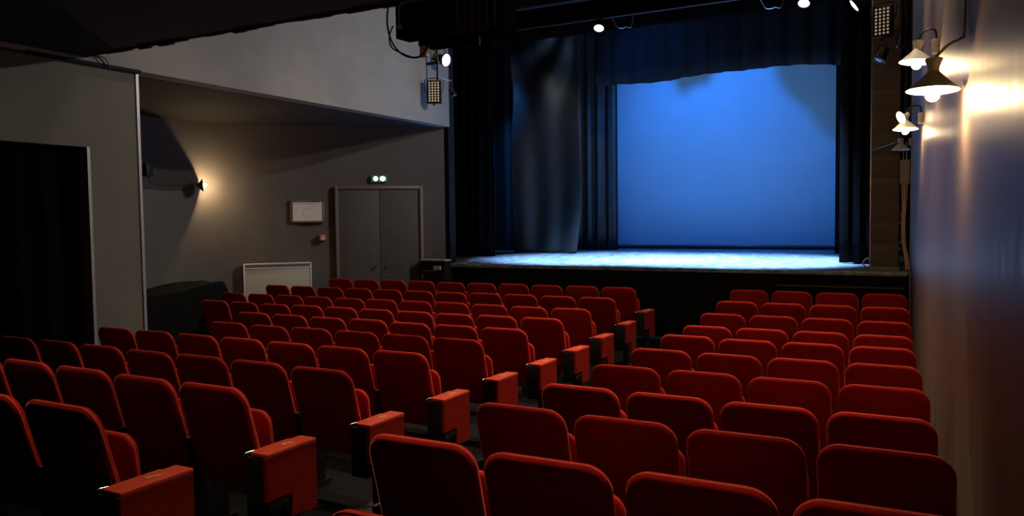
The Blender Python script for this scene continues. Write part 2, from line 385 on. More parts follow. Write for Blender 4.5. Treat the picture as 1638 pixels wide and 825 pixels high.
# double door
Md, L = on_wall((-9.38, 10.90), (-8.19, 11.90), 0.03)
dr = bpy.data.objects.new('door_1', None); COL.objects.link(dr); dr.matrix_world = Md; struct(dr)
dr['label'] = 'grey double door with scuffed leaves in the alcove'
zb = 0.03; zt = 2.51
fr = MB(); fr.bbox(0, 0.055, -0.05, 0.08, zb, zt, 0.006); fr.bbox(L-0.055, L, -0.05, 0.08, zb, zt, 0.006); fr.bbox(0.05, L-0.05, -0.05, 0.08, zt-0.055, zt, 0.006)
fr.build('door_frame', mat('door_frame_metal', (0.30, 0.285, 0.27), 0.35, metal=0.6), dr)
for k, (a, b) in enumerate(((0.058, L/2-0.004), (L/2+0.004, L-0.058))):
    lf = MB().bbox(a, b, -0.02, 0.05, zb+0.01, zt-0.058, 0.004).build('door_leaf', DOORM, dr)
    rnd = random.Random(k+4); cm = MB()
    for q in range(14 if k == 0 else 60):
        cx = rnd.uniform(a+0.05, b-0.05) if k == 0 else min(b-0.03, a+0.02+abs(rnd.gauss(0.15, 0.2)))
        cz = rnd.uniform(0.5, 1.3) if q % 3 else rnd.uniform(0.3, 2.2); s_ = rnd.uniform(0.003, 0.007)
        cm.box(cx-s_, cx+s_, -0.0225, -0.018, cz-s_, cz+s_*0.8)
    c_ = cm.build('paint_chip', CHIP, lf, smooth=False); c_['kind'] = 'stuff'
    MB().cyl((a+0.1 if k else b-0.1, -0.02, 1.05), (a+0.1 if k else b-0.1, -0.07, 1.05), 0.012).build('door_handle', BLACKMETAL, lf)
# exit sign
Ms, L = on_wall((-8.87, 11.295), (-8.66, 11.475), 0.03)
sg = thing('exit_sign', 'small glowing green emergency exit sign above the double door', 'sign'); sg.matrix_world = Ms @ Matrix.Translation((0, 0, 2.58))
MB().bbox(0, L, -0.03, 0.03, 0, 0.115, 0.006).build('housing', SIGNG, sg)
for cx, rx in ((L*0.27, 0.042), (L*0.72, 0.052)):
    pts = [(cx+rx*math.cos(a*math.pi/8), 0.058+0.044*math.sin(a*math.pi/8)) for a in range(16)]
    MB().prism(pts, 0, 0.006, Matrix.Translation((0, -0.031, 0)) @ Matrix.Rotation(R(90), 4, 'X')).build('lit_pane', SIGNLIT, sg)
# evacuation plan
Mp, L = on_wall((-9.95, 10.41), (-9.55, 10.77), 0.05)
pl = thing('evacuation_plan', 'framed white evacuation plan on the alcove wall left of the door', 'notice'); pl.matrix_world = Mp @ Matrix.Translation((0, 0, 1.87))
MB().bbox(-0.02, L+0.03, -0.012, 0.012, 0.0, 0.40, 0.003).build('acrylic_plate', GLASSY, pl)
MB().box(0.025, L-0.02, -0.018, -0.011, 0.03, 0.355).build('paper', PAPER, pl, smooth=False)
ln = MB(); D = lambda x0, z0, x1, z1, r=0.0022: ln.cyl((x0, -0.0185, z0), (x1, -0.0185, z1), r, n=5)
D(0.03, 0.33, L-0.03, 0.33, 0.004); D(0.19, 0.14, 0.25, 0.07); D(0.25, 0.07, 0.30, 0.10); D(0.19, 0.14, 0.20, 0.20); D(0.30, 0.10, 0.42, 0.20)
D(0.42, 0.20, 0.45, 0.24); D(0.20, 0.20, 0.26, 0.24); D(0.26, 0.24, 0.40, 0.26); D(0.24, 0.25, 0.30, 0.30); D(0.33, 0.29, 0.41, 0.29, 0.004); D(0.40, 0.10, 0.46, 0.12)
ln.build('plan_drawing', INK, pl)
ln = MB(); D(0.05, 0.27, 0.12, 0.27); D(0.05, 0.24, 0.11, 0.24); D(0.05, 0.19, 0.12, 0.19); D(0.05, 0.165, 0.10, 0.165); ln.build('plan_legend', INKR, pl)
for a in (0.0, L+0.015):
    for b in (0.015, 0.385): MB().cyl((a, -0.012, b), (a, -0.03, b), 0.011).build('standoff', CHROME, pl)
MB().box(L*0.62, L*0.9, -0.02, -0.012, 0.365, 0.385).build('clip', CHROME, pl, smooth=False)
# fire call point
Mc, L = on_wall((-9.60, 10.73), (-9.50, 10.81), 0.05)
cp = thing('fire_call_point', 'small red and white fire call point beside the door frame', 'call point'); cp.matrix_world = Mc @ Matrix.Translation((0, 0, 1.545))
MB().bbox(0, 0.11, -0.05, 0.05, 0, 0.11, 0.008).build('housing', CALLRED, cp); MB().bbox(0.022, 0.088, -0.056, -0.048, 0.018, 0.068, 0.003).build('glass', CALLW, cp)
MB().bbox(0.03, 0.08, -0.054, -0.048, 0.082, 0.10, 0.003).build('label_strip', CALLW, cp)
# radiator
Mr, L = on_wall((-10.50, 9.79), (-9.74, 10.62), 0.10)
ra = thing('panel_radiator', 'cream flat panel radiator on the alcove wall behind the rear seats', 'radiator'); ra.matrix_world = Mr @ Matrix.Translation((0, 0, 0.28))
H = 0.885
MB().bbox(0, L, -0.045, 0.06, 0, H, 0.012).build('panel', RADM, ra)
e = MB(); e.bbox(-0.006, 0.018, -0.056, 0.06, -0.005, H+0.008, 0.005); e.bbox(L-0.018, L+0.006, -0.056, 0.06, -0.005, H+0.008, 0.005); e.bbox(0, L, -0.056, 0.06, H-0.012, H+0.01, 0.005)
e.build('edge_trim', RADTRIM, ra); MB().bbox(0.01, L-0.01, -0.058, -0.04, H-0.085, H-0.065, 0.004).build('top_rail', RADTRIM, ra)
MB().box(0.02, L-0.02, -0.052, -0.04, H-0.062, H-0.016).build('air_grille', GLASSY, ra, smooth=False)
for q in (0.2, 0.8): MB().box(L*q-0.02, L*q+0.02, 0.05, 0.11, 0.1, H-0.1).build('wall_bracket', BLACKMETAL, ra, smooth=False)
# alcove lamp
def diabolo(parent, loc, axis, s=1.0, bulb=True, bulbmat=None, mat_out=None):
    # cone shade with a small flared neck; axis points out of the mouth
    ax = Vector(axis).normalized(); loc = Vector(loc)
    out = [(0.036, -0.152), (0.040, -0.150), (0.033, -0.130), (0.025, -0.105), (0.026, -0.090), (0.048, -0.066), (0.082, -0.033), (0.118, 0.0)]
    inn = [(0.115, 0.001), (0.078, -0.031), (0.044, -0.064), (0.016, -0.080)]
    sh = MB().lathe([(r*s, h*s) for r, h in out], loc, ax, 28, caps=False)
    sh.lathe([(r*s, h*s) for r, h in [(0.0005, -0.152), (0.036, -0.152)]], loc, ax, 28, caps=False)
    so = sh.build('shade', mat_out or SHADE, parent)
    MB().lathe([(r*s, h*s) for r, h in [(0.118, 0.0)]+inn], loc, ax, 28, caps=False).build('shade_lining', SHADEIN, so)
    if bulb:
        bp = [(0.012, -0.075), (0.014, -0.045), (0.026, -0.015), (0.034, 0.012), (0.030, 0.036), (0.016, 0.050), (0.001, 0.054)]
        MB().lathe([(r*s, h*s) for r, h in bp], loc, ax, 18, caps=False).build('bulb', bulbmat or BULB, parent)
wl1 = thing('wall_lamp', 'small black cone wall lamp glowing on the alcove wall', 'lamp', (-10.63, 9.10, 2.51))
tdir = Vector((0.62, 0.72, 0.05)).normalized()
diabolo(wl1, Vector((0.0, 0.0, 0)), tdir, 0.95, mat_out=mat('dark_shade', (0.10, 0.095, 0.08), 0.5))
am = MB(); am.tube([(-0.06, -0.07, 0), (-0.10, -0.35, -0.015), (-0.08, -0.75, -0.02), (-0.02, -0.98, 0.02), (0.0, -1.02, 0.14)], 0.008); am.build('arm', BLACKMETAL, wl1)
MB().bbox(-0.09, 0.03, -1.08, -0.96, 0.10, 0.30, 0.01).build('wall_mount', BLACKMETAL, wl1)
p_ = Vector((-10.63, 9.10, 2.51))+tdir*0.035
point('alcove_lamp_light', p_, 180, WARM, 0.025)
# black covered heap in the alcove
bm = bmesh.new(); bmesh.ops.create_grid(bm, x_segments=36, y_segments=24, size=0.5); rnd = random.Random(2)
for v in bm.verts:
    u, q = v.co.x*2, v.co.y*2
    e_ = min(1, 3.2*(1-abs(u)**3))*min(1, 3.2*(1-abs(q)**3)); e_ = max(0, e_)
    top = 0.93+0.05*math.sin(2.0*q-0.3)+0.012*math.sin(7*u+4*q)
    v.co = Vector((u*0.46, q*0.84, top*e_**0.5))
bmesh.ops.recalc_face_normals(bm, faces=bm.faces)
me = bpy.data.meshes.new('black_cloth'); bm.to_mesh(me); bm.free(); me.materials.append(BLACKCLOTH); me.shade_smooth()
hp = thing('covered_object', 'black cloth draped over a bulky low object in the alcove', 'covered object', (-10.03, 7.88, 0.0), R(-3))
o = bpy.data.objects.new('dust_cloth', me); COL.objects.link(o); o.parent = hp
MB().bbox(-0.36, 0.36, -0.62, 0.62, 0.12, 0.66, 0.02).build('body', BLACKPAINT, hp)
for sx in (-0.3, 0.3):
    for sy in (-0.55, 0.55): MB().cyl((sx, sy, 0), (sx, sy, 0.13), 0.04).build('leg', BLACKPAINT, hp)

# ------------------------------------------------------------------ stage
st = thing('stage_platform', 'raised black stage with a scuffed floor lit blue and white', 'stage', (-6.5, SY, 0))
MB().bbox(-1.30, 6.22, 0.0, 0.32, ST-0.06, ST, 0.006).build('deck_edge', STAGEFLOOR, st)
MB().bbox(-6.45, 7.45, 0.32, 7.5, ST-0.06, ST, 0.006).build('deck', STAGEFLOOR, st)
xx = -1.28
while xx < 6.2:
    x1 = min(xx+1.22, 6.2); MB().bbox(xx+0.004, x1-0.004, 0.03, 0.07, 0.0, ST-0.062, 0.006).build('fascia_panel', BLACKPAINT, st); xx = x1
MB().bbox(4.45, 6.19, -0.02, 0.05, ST-0.24, ST-0.222, 0.004).build('ledge', PILLARM, st)
MB().bbox(-1.25, 6.15, 0.1, 7.4, 0.0, ST-0.065, 0.01).build('understructure', BLACKPAINT, st)
rnd = random.Random(12); mk = MB()
for k in range(90):
    x, y = rnd.uniform(-0.5, 5.4), rnd.uniform(0.3, 6.9); a = rnd.uniform(0, 3.14); l_, w_ = rnd.uniform(0.02, 0.16), rnd.uniform(0.006, 0.02)
    mk.box(-l_, l_, -w_, w_, ST, ST+0.0025, Matrix.Translation((x, y, 0)) @ Matrix.Rotation(a, 4, 'Z'))
o = mk.build('scuff_mark', mat('scuff_white', (0.72, 0.74, 0.8), 0.5), st, smooth=False); o['kind'] = 'stuff'
# side box at the end of the stage
sb = thing('stage_box', 'black flight case with white label at the end of the stage by the door', 'case', (-7.78, 11.92, 0))
MB().bbox(-0.33, 0.18, -0.22, -0.04, 0.04, 1.155, 0.008).build('body', BLACKPAINT, sb); MB().bbox(-0.35, 0.20, -0.235, -0.03, 1.155, 1.18, 0.006).build('lid', TRIMW, sb)
MB().box(-0.05, 0.10, -0.236, -0.222, 1.0, 1.07).build('label_sticker', TAPE, sb, smooth=False)
MB().bbox(-0.29, -0.27, -0.245, -0.225, 0.80, 0.92, 0.004).build('handle', CHROME, sb); MB().box(-0.30, 0.0, -0.232, -0.222, 0.975, 0.985).build('edge_strip', STEEL, sb, smooth=False)
for sx in (-0.29, 0.14):
    for sy in (-0.18, -0.08): MB().cyl((sx, sy, 0), (sx, sy, 0.05), 0.03).build('foot', BLACKMETAL, sb)
# backdrop
bd = thing('backdrop', 'large pale backdrop cloth washed in blue light behind the stage', 'backdrop', (-4.5, 19.4, ST))
MB().box(-4.2, 4.8, 0, 0.02, 0.10, 5.6).build('cloth', BACKDROP, bd, smooth=False)
MB().cyl((-4.2, 0.0, 0.07), (4.8, 0.0, 0.07), 0.03).build('bottom_bar', DULLLENS, bd); MB().cyl((-4.2, 0.01, 5.6), (4.8, 0.01, 5.6), 0.03).build('top_bar', BLACKMETAL, bd)
MB().box(-4.2, 4.8, -0.03, 0.03, 0.001, 0.04).build('floor_batten', BLACKMETAL, bd, smooth=False)

# drapes
tag(drape('wing_curtain', DRAPEV, -10.4, -8.27, 14.7, ST+0.01, 7.6, 11, 0.045, seed=11, nz=16), 'black velour wing curtain hanging beside the alcove end of the stage', 'curtain')
tag(drape('wing_curtain', DRAPE, -11.5, -8.35, 17.6, ST+0.01, 7.6, 6, 0.05, seed=21, nz=12), 'dark curtain lit faintly blue seen between two black drapes', 'curtain')
def swag(u, v, x, y, z):
    # hung from two points: folds radiate from the upper corners
    dx, dz = (u-1.0)*1.75, (v-1.0)*5.2
    th = math.atan2(-dx, -dz+0.25); r = math.hypot(dx, dz)
    y2 = 16.42+0.075*min(1, r)*math.sin(th*10)+0.04*math.sin(u*17+2)*(1-v)
    dx3, dz3 = u*1.75, (v-1.0)*5.2
    y2 += 0.06*math.sin(math.atan2(dx3, -dz3+0.2)*8.5)*min(1, math.hypot(dx3, dz3))
    y2 -= 0.10*math.exp(-((u-0.55)/0.3)**2)*v
    x2 = x-(0.13*u*max(0, 1-v*3.0)**1.5)+0.03*math.sin(v*6)*u
    z2 = z - (0.10*math.sin(math.pi*u) if j_top(v) else 0)*v
    return x2, y2, z2
def j_top(v): return v > 0.8
tag(drape('swag_drape', DRAPE, -8.72, -6.98, 16.4, ST+0.015, 6.25, 6, 0.03, seed=31, nx=110, nz=60, fn=swag), 'large loosely hung black drape with long diagonal folds at mid stage', 'curtain')
tag(drape('wing_curtain', DRAPE, -9.4, -6.80, 18.3, ST+0.01, 7.6, 9, 0.04, seed=41, nz=14), 'dark blue-lit curtain along the edge of the backdrop next to the swag drape', 'curtain')
tag(drape('wing_curtain', DRAPEV, -1.33, 0.2, 13.95, ST+0.02, 7.6, 8, 0.04, seed=51, nz=16), 'black velour wing curtain hanging beside the boarded pillar', 'curtain')
tag(drape('wing_curtain', DRAPEV, -1.72, 0.6, 17.2, ST+0.02, 7.6, 8, 0.04, seed=61, nz=12), 'narrow dark curtain edging the backdrop behind the pillar-side wing curtain', 'curtain')
tag(drape('stage_border', DRAPEV, -9.9, 0.6, 13.45, 5.24, 7.7, 16, 0.03, seed=71, nx=160, nz=6), 'black header curtain hung across the stage just behind the lamp batten', 'curtain')
def bord(u, v, x, y, z):
    return x, y, z-(1-v)*(0.05*math.sin(u*9.5+0.6)+0.05*math.exp(-((u-0.35)/0.12)**2)-0.02*math.sin(u*23))
tag(drape('stage_border', DRAPEB, -6.25, 0.4, 15.5, 4.66, 7.6, 15, 0.035, seed=81, nx=150, nz=10, fn=bord), 'dark border curtain with wavy hem overhanging the top of the backdrop', 'curtain')

# pillar of horizontal boards at the stage front
pi = thing('boarded_pillar', 'square pillar of dark horizontal boards at the stage front corner', 'pillar', (-0.585, 12.68, ST))
MB().box(-0.165, 0.165, -0.165, 0.165, 0.03, 5.2).build('core', BLACKPAINT, pi, smooth=False)
pm = MB().bbox(-0.182, 0.182, -0.182, 0.182, 0, 0.312, 0.004)
p0 = pm.build('board', PILLARM, pi); p0.location = (0, 0, 0.07)
for k in range(1, 16):
    c = p0.copy(); COL.objects.link(c); c.location = (0.001*((k*7) % 3-1), 0.001*((k*5) % 3-1), 0.07+k*0.316)
MB().bbox(-0.20, 0.20, -0.20, 0.20, 0, 0.06, 0.006).build('plinth', mat('plinth_paint', (0.25, 0.24, 0.22), 0.5), pi)
MB().box(-0.196, -0.184, -0.19, -0.178, 0.06, 5.1).build('corner_bead', STEEL, pi, smooth=False)

# ------------------------------------------------------------------ stage lighting gear
def spotlight(name, label, loc, direction, s=1.0, lens=DULLLENS, group=None, hang=0.25, barn=False):
    t = thing(name, label, 'spotlight', loc, 0, group); d = Vector(direction).normalized()
    MB().lathe([(0.055*s, -0.24*s), (0.075*s, -0.22*s), (0.078*s, -0.05*s), (0.098*s, -0.03*s), (0.10*s, 0.0), (0.09*s, 0.0), (0.088*s, -0.02*s)], (0, 0, 0), d, 20, caps=False).build('body', BLACKMETAL, t)
    MB().lathe([(0.0005, -0.241*s), (0.055*s, -0.24*s)], (0, 0, 0), d, 20, caps=False).build('back_cap', BLACKMETAL, t)
    MB().lathe([(0.089*s, -0.018*s), (0.075*s, -0.004*s), (0.045*s, 0.006*s), (0.001, 0.010*s)], (0, 0, 0), d, 20, caps=False).build('lens', lens, t)
    side = d.cross(Vector((0, 0, 1))).normalized(); c = -d*0.13*s
    y = MB(); y.tube([c+side*0.10*s, c+side*0.11*s+Vector((0, 0, 0.12*s)), c+side*0.05*s+Vector((0, 0, hang*0.75)), c+Vector((0, 0, hang*0.8)), c-side*0.05*s+Vector((0, 0, hang*0.75)), c-side*0.11*s+Vector((0, 0, 0.12*s)), c-side*0.10*s], 0.009*s+0.002, smooth=3)
    y.build('yoke', BLACKMETAL, t)
    MB().cyl(c+Vector((0, 0, hang*0.78)), c+Vector((0, 0, hang)), 0.014).build('clamp', BLACKMETAL, t)
    return t
# batten over the stage front with its lamps
bt = thing('lighting_batten', 'black pipe carrying the lamps over the stage front', 'pipe', (-4.2, 13.20, 5.42))
MB().cyl((-4.9, 0, 0), (3.9, 0, 0), 0.025).build('pipe', BLACKMETAL, bt)
for x in (-4.4, -1.5, 1.2, 3.6): MB().cyl((x, 0, 0.0), (x, 0, 2.55), 0.006, n=6).build('suspension_cable', BLACKMETAL, bt)
spotlight('stage_spotlight', 'lit round spotlight under the header curtain, above the swag drape', (-5.24, 13.20, 5.24), (0.10, -0.55, -0.85), 0.95, LENSW, hang=0.16)
spotlight('stage_spotlight', 'lit round spotlight under the header curtain, above the backdrop', (-1.80, 13.20, 5.20), (-0.05, -0.55, -0.85), 0.95, LENSW, hang=0.2)
spotlight('stage_spotlight', 'lit tilted spotlight at the top of the pillar-side wing curtain', (-1.06, 13.0, 5.02), (-0.80, -0.12, -0.60), 1.15, LENS, hang=0.38)
for x in (-0.6, 1.92):
    MB().tube([(x-0.2, 0, -0.02), (x-0.13, 0.1, -0.17), (x-0.04, 0.13, -0.195), (x+0.03, 0.11, -0.185), (x+0.12, 0.12, -0.195), (x+0.2, 0.0, -0.02)], 0.008).build('safety_cable', CHROME, bt)
b2 = thing('lighting_batten', 'black pipe hung behind the wavy border, holding the blue flood', 'pipe', (-4.5, 16.40, 6.10))
MB().cyl((-2.1, 0, 0), (3.2, 0, 0), 0.025).build('pipe', BLACKMETAL, b2)
for x in (-2.0, 0.2, 2.8): MB().cyl((x, 0, 0), (x, 0, 1.88), 0.006, n=6).build('suspension_cable', BLACKMETAL, b2)
# behind the second border: blue flood, and unseen plates added to shadow the backdrop
cf = spotlight('flood_light', 'blue flood light hung behind the wavy border', (CYC.x, CYC.y-0.13, CYC.z+0.02), (0.05, 0.85, -0.5), 1.2, DULLLENS, hang=0.4)
def at_plane(P, y): t = (y-CYC.y)/(P[1]-CYC.y); return (CYC.x+(P[0]-CYC.x)*t, y, CYC.z+(P[2]-CYC.z)*t)
def flag(name, label, scr, y):  # added plate, outline projected back from the wanted shadow
    pts = [at_plane((x, 19.4, z), y) for x, z in scr]; n = len(pts)
    mb = MB().add(pts+[(a, b+0.012, c) for a, b, c in pts], [tuple(range(n)), tuple(range(2*n-1, n-1, -1))]+[(i, (i+1) % n, n+(i+1) % n, n+i) for i in range(n)])
    c0 = Vector(max(pts, key=lambda p: p[2])); t = thing(name, label, 'added shadow plate', c0)
    mb.v = [tuple(Vector(v)-c0) for v in mb.v]; mb.build('plate', BLACKPAINT, t, smooth=False)
    MB().tube([(0, 0.006, -0.05), (0, 0.0, 0.1), (0, 16.42-c0.y, 6.09-c0.z)], 0.008, smooth=3).build('arm', BLACKMETAL, t)
    return t
flag('added_shadow_plate', 'unseen black plate added to shade one corner of the backdrop', [(-3.30, 5.9), (-3.2, 5.2), (-3.05, 4.8), (-2.8, 4.5), (-2.5, 4.32), (-2.32, 3.95), (-2.05, 3.65), (-1.75, 3.58), (-1.0, 3.5), (-0.6, 5.9)], 16.95)
flag('added_shadow_plate', 'small unseen black plate added to shade the top of the backdrop', [(-5.75, 5.9), (-5.7, 5.15), (-5.55, 4.95), (-5.35, 4.93), (-5.2, 5.1), (-4.85, 5.1), (-4.7, 5.3), (-4.65, 5.9)], 16.95)

# left lighting pole with spot, LED panel, small spot
def led_panel(name, label, loc, rz, tilt=0, w_=0.26, h=0.40):
    t = thing(name, label, 'LED light', loc, rz)
    MB().bbox(-w_/2, w_/2, -0.05, 0.06, -h/2, h/2, 0.012).build('housing', BLACKMETAL, t)
    a = MB()
    for i in range(4):
        for j in range(8):
            a.lathe([(0.0165, 0), (0.013, 0.006), (0.001, 0.008)], ((i-1.5)*w_*0.2, -0.05, (j-3.5)*h*0.112), (0, -1, 0), 8, caps=False)
    o = a.build('led_array', LEDAMBER, t); o['kind'] = 'stuff'
    y = MB().tube([(-w_/2, 0, 0), (-w_/2-0.03, 0, 0.02), (-w_/2-0.03, 0.02, h*0.55), (0, 0.03, h*0.62), (w_/2+0.03, 0.02, h*0.55), (w_/2+0.03, 0, 0.02), (w_/2, 0, 0)], 0.008, smooth=2)
    y.build('yoke', BLACKMETAL, t); MB().cyl((0, 0, -h/2-0.03), (0, 0, -h/2), 0.02).build('knob', BLACKMETAL, t)
    return t
lp = thing('lighting_pole', 'black vertical lighting pole on the grey upper wall', 'pole', (-7.55, 11.50, 3.95))
MB().cyl((0, 0, 0.35), (0, 0, 1.75), 0.018).build('pole', BLACKMETAL, lp)
for z in (0.62, 1.5): MB().bbox(-0.215, 0.03, -0.02, 0.02, z, z+0.05, 0.004).build('wall_bracket', BLACKMETAL, lp)
MB().cyl((0, 0, 0.40), (0.046, 0.352, 0.385), 0.012).build('cross_bar', STEEL, lp)
led_panel('led_panel', 'square LED panel of amber dots on the grey upper wall pole', (-7.56, 11.40, 4.08), R(28), w_=0.25, h=0.39)
spotlight('front_spotlight', 'dazzling white spotlight on the pole by the grey upper wall', (-7.50, 11.72, 4.67), (0.95, -0.18, -0.25), 1.15, LENS, hang=0.3)
spotlight('pinspot', 'small unlit spotlight hung beside the amber panel on the grey wall', (-7.46, 11.88, 4.07), (0.4, 0.1, -0.9), 0.62, DULLLENS, hang=0.2)
# right hand fittings on the pillar
led_panel('led_panel', 'square LED panel of amber dots on the boarded pillar', (-0.62, 12.2, 4.56), R(-14), w_=0.26, h=0.42)
spotlight('pinspot', 'small unlit spotlight below the amber panel on the boarded pillar', (-0.66, 12.166, 4.02), (-0.35, -0.3, -0.85), 0.85, DULLLENS, hang=0.2)
rp = thing('lighting_pole', 'black lighting poles with cables between pillar and lamp wall', 'pole', (-0.32, 12.25, 3.2))
for x, r in ((0, 0.022), (0.055, 0.015)): MB().cyl((x, 0, 0), (x, 0, 3.0), r).build('pole', BLACKMETAL, rp)
MB().cyl((-0.12, 0.02, 1.0), (0.03, 0.0, 1.02), 0.016).build('cross_bar', BLACKMETAL, rp); MB().cyl((-0.12, 0.0, 1.55), (0.03, 0.0, 1.56), 0.016).build('cross_bar', BLACKMETAL, rp)
MB().tube([(-0.10, -0.04, 1.9), (-0.09, -0.06, 1.3), (-0.12, -0.05, 1.05), (-0.06, -0.06, 0.95), (-0.02, -0.04, 1.15), (-0.05, -0.03, 1.9)], 0.010).build('cable', CABLEB, rp)
MB().tube([(-0.10, -0.05, 1.95), (-0.09, -0.05, 1.2), (-0.11, -0.07, 0.98), (-0.13, -0.05, 1.02)], 0.008).build('cable', STEEL, rp)

# hanging projector with loose cables
pj = thing('hanging_projector', 'bulky black video projector hanging from the ceiling on rods', 'projector', (-3.80, 5.99, 3.47))
pj.scale = (0.73, 0.73, 0.73)
Mq = Matrix.Rotation(R(-4), 4, 'Z')
MB().bbox(-0.45, 0.80, -0.05, 0.28, 0.0, 0.75, 0.02, Mq).build('body', BLACKCEIL2, pj)
MB().bbox(-0.85, -0.42, 0.0, 0.28, 0.15, 0.80, 0.02, Mq).build('side_unit', BLACKCEIL2, pj)
DKRIB = mat('dark_rib', (0.035, 0.028, 0.024), 0.6)
for k in range(6): MB().box(0.16+k*0.105, 0.19+k*0.105, -0.075, -0.045, 0.06+0.01*(k % 2), 0.74, Mq).build('rib', DKRIB, pj, smooth=False)
MB().box(0.02, 0.62, -0.065, -0.048, 0.06, 0.12, Mq).build('vent', mat('dark_red_vent', (0.05, 0.012, 0.010), 0.6), pj, smooth=False)
MB().bbox(-0.44, -0.34, -0.03, 0.03, -0.13, 0.01, 0.004, Mq).build('tan_bracket', TAN, pj)
MB().cyl((0.46, -0.06, -0.10), (0.46, -0.06, 0.0), 0.010).build('rod', STEEL, pj); MB().cyl((-0.72, -0.03, 0.28), (-0.72, -0.03, 0.75), 0.007).build('rod', STEEL, pj)
MB().bbox(-0.75, -0.67, -0.05, 0.0, 0.24, 0.29, 0.008).build('clamp', STEEL, pj)
for x in (-0.6, 0.6): MB().cyl((x, 0.15, 0.7), (x, 0.15, 3.87), 0.02).build('ceiling_rod', BLACKMETAL, pj)
MB().tube([(-0.90, 0, 0.62), (-0.93, 0, 0.35), (-0.86, 0, 0.10), (-0.70, 0, -0.07), (-0.50, 0, -0.13), (-0.38, 0, -0.09), (-0.30, 0, 0.02)], 0.012).build('cable', CABLEB, pj)
MB().tube([(-0.84, 0, 0.30), (-0.90, 0, 0.18), (-0.87, 0, 0.04), (-0.72, 0, -0.05), (-0.55, 0, -0.12), (-0.42, 0, -0.12), (-0.28, 0.0, 0.02)], 0.010).build('cable', CABLEB, pj)
for k, (x, z) in enumerate(((-0.21, -0.06), (-0.235, -0.105), (-0.25, -0.15), (-0.25, -0.195))):
    MB().lathe([(0.001, -0.012), (0.010, -0.007), (0.012, 0), (0.010, 0.007), (0.001, 0.012)], (x, 0.02, z), (0, 0, 1), 10, caps=False).build('chain_bead', CHROME, pj)
MB().tube([(-0.20, 0.02, 0.02), (-0.21, 0.02, -0.06), (-0.25, 0.02, -0.15), (-0.25, 0.02, -0.21)], 0.004, n=5).build('chain', BLACKMETAL, pj)

# cable run between pillar and lamp wall
jb = thing('junction_box', 'grey electrical box with orange cables between pillar and lamp wall', 'electrical box', (-0.335, 12.55, 2.32))
MB().bbox(-0.065, 0.065, -0.05, 0.08, 0, 0.34, 0.008).build('housing', BOXGREY, jb); MB().bbox(-0.058, 0.058, -0.058, -0.046, 0.01, 0.33, 0.004).build('cover', BOXGREY, jb)
for k, x in enumerate((-0.04, -0.015, 0.01, 0.035)):
    q = 0.012*math.sin(k*2.1)
    MB().tube([(x, -0.01, 0.01), (x*0.6+q, -0.03, -0.25), (x*0.5-0.01+q, -0.03, -0.55), (x*0.5+q*0.5, -0.03, -0.85), (x*0.5+0.035, -0.02, -1.05), (x*0.5+0.05, -0.02, -1.225)], 0.009).build('cable', CABLEO, jb)
for k, x in enumerate((-0.02, 0.02)): MB().cyl((x, 0, 0.33), (x, 0, 0.6), 0.008).build('conduit', STEEL, jb)
cb = thing('cable_coil', 'black and white cables hung in coils behind the orange cables', 'cables', (-0.40, 12.72, ST))
for k in range(7):
    z = 0.22+k*0.13
    MB().tube([(-0.02, 0, z), (0.02, -0.02, z+0.06), (0.05, 0, z), (0.02, 0.02, z-0.07), (-0.02, 0, z)], 0.010, smooth=4).build('cable', (CABLEB, TAPE, STEEL)[k % 3], cb)
MB().cyl((0.015, 0.03, 0), (0.015, 0.03, 1.25), 0.012).build('hanging_rod', BLACKMETAL, cb)
MB().bbox(-0.03, 0.07, -0.04, 0.04, 0.10, 0.20, 0.01).build('blue_plug', mat('blue_plug', (0.03, 0.08, 0.25), 0.4), cb)
o = MB().tube([(-0.86, 13.0, ST+0.01), (-0.90, 13.0, ST+0.08), (-0.84, 13.0, ST+0.15), (-0.80, 12.98, ST+0.11)], 0.012).build('floor_bracket', TAPE)
tag(o, 'small white bent bracket on the stage at the foot of the pillar', 'bracket')
# bright tape standing in for a line of light on the stage floor
streak = MB().box(-0.62, 0.62, -0.03, 0.03, 0, 0.004, Matrix.Translation((-7.85, 12.95, ST)) @ Matrix.Rotation(R(112), 4, 'Z')).build('floor_light_streak', TAPE, smooth=False)
tag(streak, 'white tape standing in for light on the stage floor near the black flight case', 'streak')

# ------------------------------------------------------------------ lamps on the glossy wall
def wlamp(label, y, x, zrim, axis=(0, 0, -1), lit=14, arm=None, s=1.0):
    t = thing('wall_lamp', label, 'lamp', (x, y, zrim), 0, None)
    diabolo(t, (0, 0, 0), axis, s, bulb=bool(lit))
    a = -Vector(axis).normalized()*0.15*s; wx = wall_x(y)-x
    pts = arm(a, wx) if arm else [a, a+Vector((0.02, 0, 0.05)), (wx*0.55, 0.0, a.z+0.075), (wx*0.85, 0, a.z+0.06), (wx-0.015, 0, a.z-0.05)]
    MB().tube(pts, 0.007, smooth=4).build('arm', BLACKMETAL if not arm else SHADE, t)
    pe = Vector(pts[-1]); MB().bbox(pe.x-0.03, pe.x+0.01, pe.y-0.03, pe.y+0.03, pe.z-0.05, pe.z+0.05, 0.008).build('wall_plate', SHADE, t)
    if lit:
        ax = Vector(axis).normalized(); point('wall_lamp_light', Vector((x, y, zrim))+ax*0.035, lit, WARM, 0.035)
    return t
wlamp('cream cone wall lamp on a long bent arm, lit, over the rear seats', 4.3, 0.0, 2.485, (-0.02, -0.05, -1), 74,
      lambda a, wx: [a, a+Vector((0.06, 0.0, 0.06)), (0.115, 0.0, a.z+0.085), (0.128, 0.0, a.z+0.13), (0.130, 0, a.z+0.5), (0.130, 0.02, a.z+0.9)])
wlamp('dark cone wall lamp, lit, set highest on the glossy wall', 6.45, -0.105, 2.99, (-0.06, -0.05, -1), 58)
